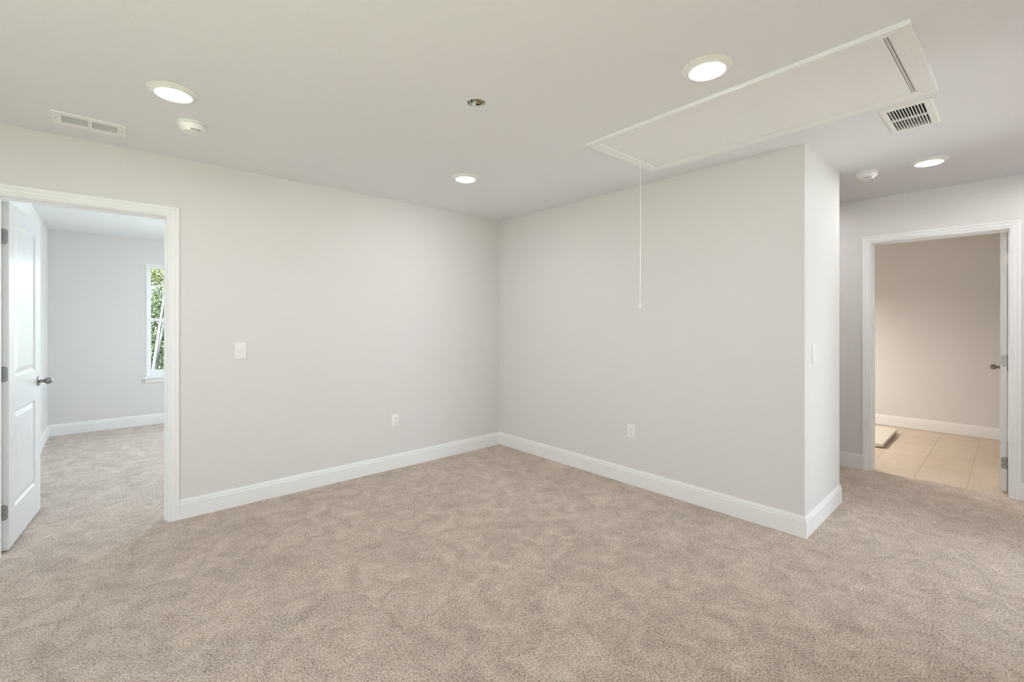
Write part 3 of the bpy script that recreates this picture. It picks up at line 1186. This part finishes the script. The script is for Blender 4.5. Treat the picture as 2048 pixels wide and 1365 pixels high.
def tree(name, label, cat, x, y, h, lean, crown_r, crown_z, nleaf, m, trunk_r=.11, seed=1, leaf=.10, birch=True):
    rnd = random.Random(seed)
    root = empty(name, (x, y, GZ))
    tag(root, label, cat, 'trees and bushes outside the bedroom window')
    if trunk_r:
        bm = bmesh.new()

        def limb(p0, p1, r0, r1, bend, n=8):
            prev = None
            for i in range(n + 1):
                f = i / n
                p = p0.lerp(p1, f) + bend * sin(pi * f)
                rr = r0 + (r1 - r0) * f
                ring = [bm.verts.new(p + Vector((rr * cos(a * pi / 4), rr * sin(a * pi / 4), 0))) for a in range(8)]
                if prev:
                    for k in range(8):
                        bm.faces.new((prev[k], prev[(k + 1) % 8], ring[(k + 1) % 8], ring[k]))
                prev = ring
        top = Vector((lean[0], lean[1], h * .93))
        limb(Vector((0, 0, 0)), top, trunk_r, trunk_r * .35, Vector((0, 0, 0)), 14)
        for i in range(7 if crown_r > 1.1 else 4):
            f = (.35 if crown_r > 1.1 else .74) + .05 * i
            a = rnd.uniform(0, 2 * pi)
            p0 = Vector((0, 0, 0)).lerp(top, f)
            L = crown_r * rnd.uniform(.5, .9)
            limb(p0, p0 + Vector((cos(a) * L, sin(a) * L, L * .7)), trunk_r * .2, .006, Vector((0, 0, .1)), 5)
        bm_obj('trunk', bm, M_BIRCH, root, True)
    g = np.random.default_rng(seed)
    nc = 34
    a = g.uniform(0, 2 * pi, nc); b_ = g.uniform(-1, 1, nc); q = np.sqrt(1 - b_ ** 2)
    rr = crown_r * g.uniform(.2, .78, nc)
    C_ = np.stack([lean[0] * .7 + rr * q * np.cos(a), lean[1] * .7 + rr * q * np.sin(a), crown_z + b_ * (h - crown_z) * .8], 1)
    cr = crown_r * g.uniform(.12, .24, nc)
    idx = g.integers(0, nc, nleaf)
    P = C_[idx] + g.normal(0, 1, (nleaf, 3)) * cr[idx][:, None]
    P[:, 2] = np.maximum(.05, P[:, 2])
    N = g.normal(0, 1, (nleaf, 3)) + np.array([0, 0, .5]); N /= np.linalg.norm(N, axis=1)[:, None]
    A_ = np.cross(N, g.normal(0, 1, (nleaf, 3))); A_ /= np.linalg.norm(A_, axis=1)[:, None]
    U = np.cross(N, A_)
    sz = (leaf * g.uniform(.6, 1.3, nleaf))[:, None]
    W_ = np.stack([P - A_ * sz, P - A_ * sz * .2 - U * sz * .5 + N * sz * .14, P + A_ * sz, P - A_ * sz * .2 + U * sz * .5 + N * sz * .14], 1).reshape(-1, 3)
    verts = W_.tolist()
    k = np.arange(nleaf) * 4
    faces = np.concatenate([np.stack([k, k + 1, k + 2], 1), np.stack([k, k + 2, k + 3], 1)]).tolist()
    me = bpy.data.meshes.new('foliage')
    me.from_pydata(verts, [], faces)
    link('foliage', me, m, root)
    return root


tree('birch_tree', 'leaning white-barked tree seen through the bedroom window', 'tree', .40, 13.0, 6.6, (.74, .1), .8, 6.0, 2200, M_LEAFY, .045, 3, .04)
tree('birch_tree', 'thin upright pale trunk at the left of the bedroom window view', 'tree', .76, 14.9, 6.0, (.10, .1), .6, 5.6, 1500, M_LEAFY, .022, 5, .045)
tree('birch_tree', 'second leaning pale trunk just behind the first white-barked tree', 'tree', .62, 16.6, 6.6, (.90, .1), .7, 6.0, 1800, M_LEAFY, .045, 8, .04)
spots = [(-3.6, 19.5, 6.2, 1.9), (-.2, 22.6, 6.3, 1.9), (4.2, 18.8, 5.6, 1.6), (8.2, 19.9, 6.4, 1.8), (10.8, 15, 6.6, 2.0), (11, 9.5, 6.6, 2.0), (-7.4, 17, 6.6, 2.0),
         (1.25, 18.6, 5.5, 1.2)]
for i, (x_, y_, h_, r_) in enumerate(spots):
    tree('leafy_tree', 'green leafy tree in the woods beyond the bedroom window', 'tree', x_, y_, h_, (.1, .1), r_, 3.3, 24000, M_LEAFY if i in (1, 2) else M_LEAF, .10, 20 + i, .040)
for i, (x_, y_, h_, r_) in enumerate([(.85, 11.6, 3.35, .75), (2.7, 13.2, 3.4, .9), (-1.2, 12.8, 3.3, .85), (4.9, 14.2, 3.6, 1.0)]):
    tree('leafy_bush', 'yellow-green bush low in the bedroom window', 'bush', x_, y_, h_, (0, 0), r_, 1.7, 14000, M_LEAFY, 0, 50 + i, .032)
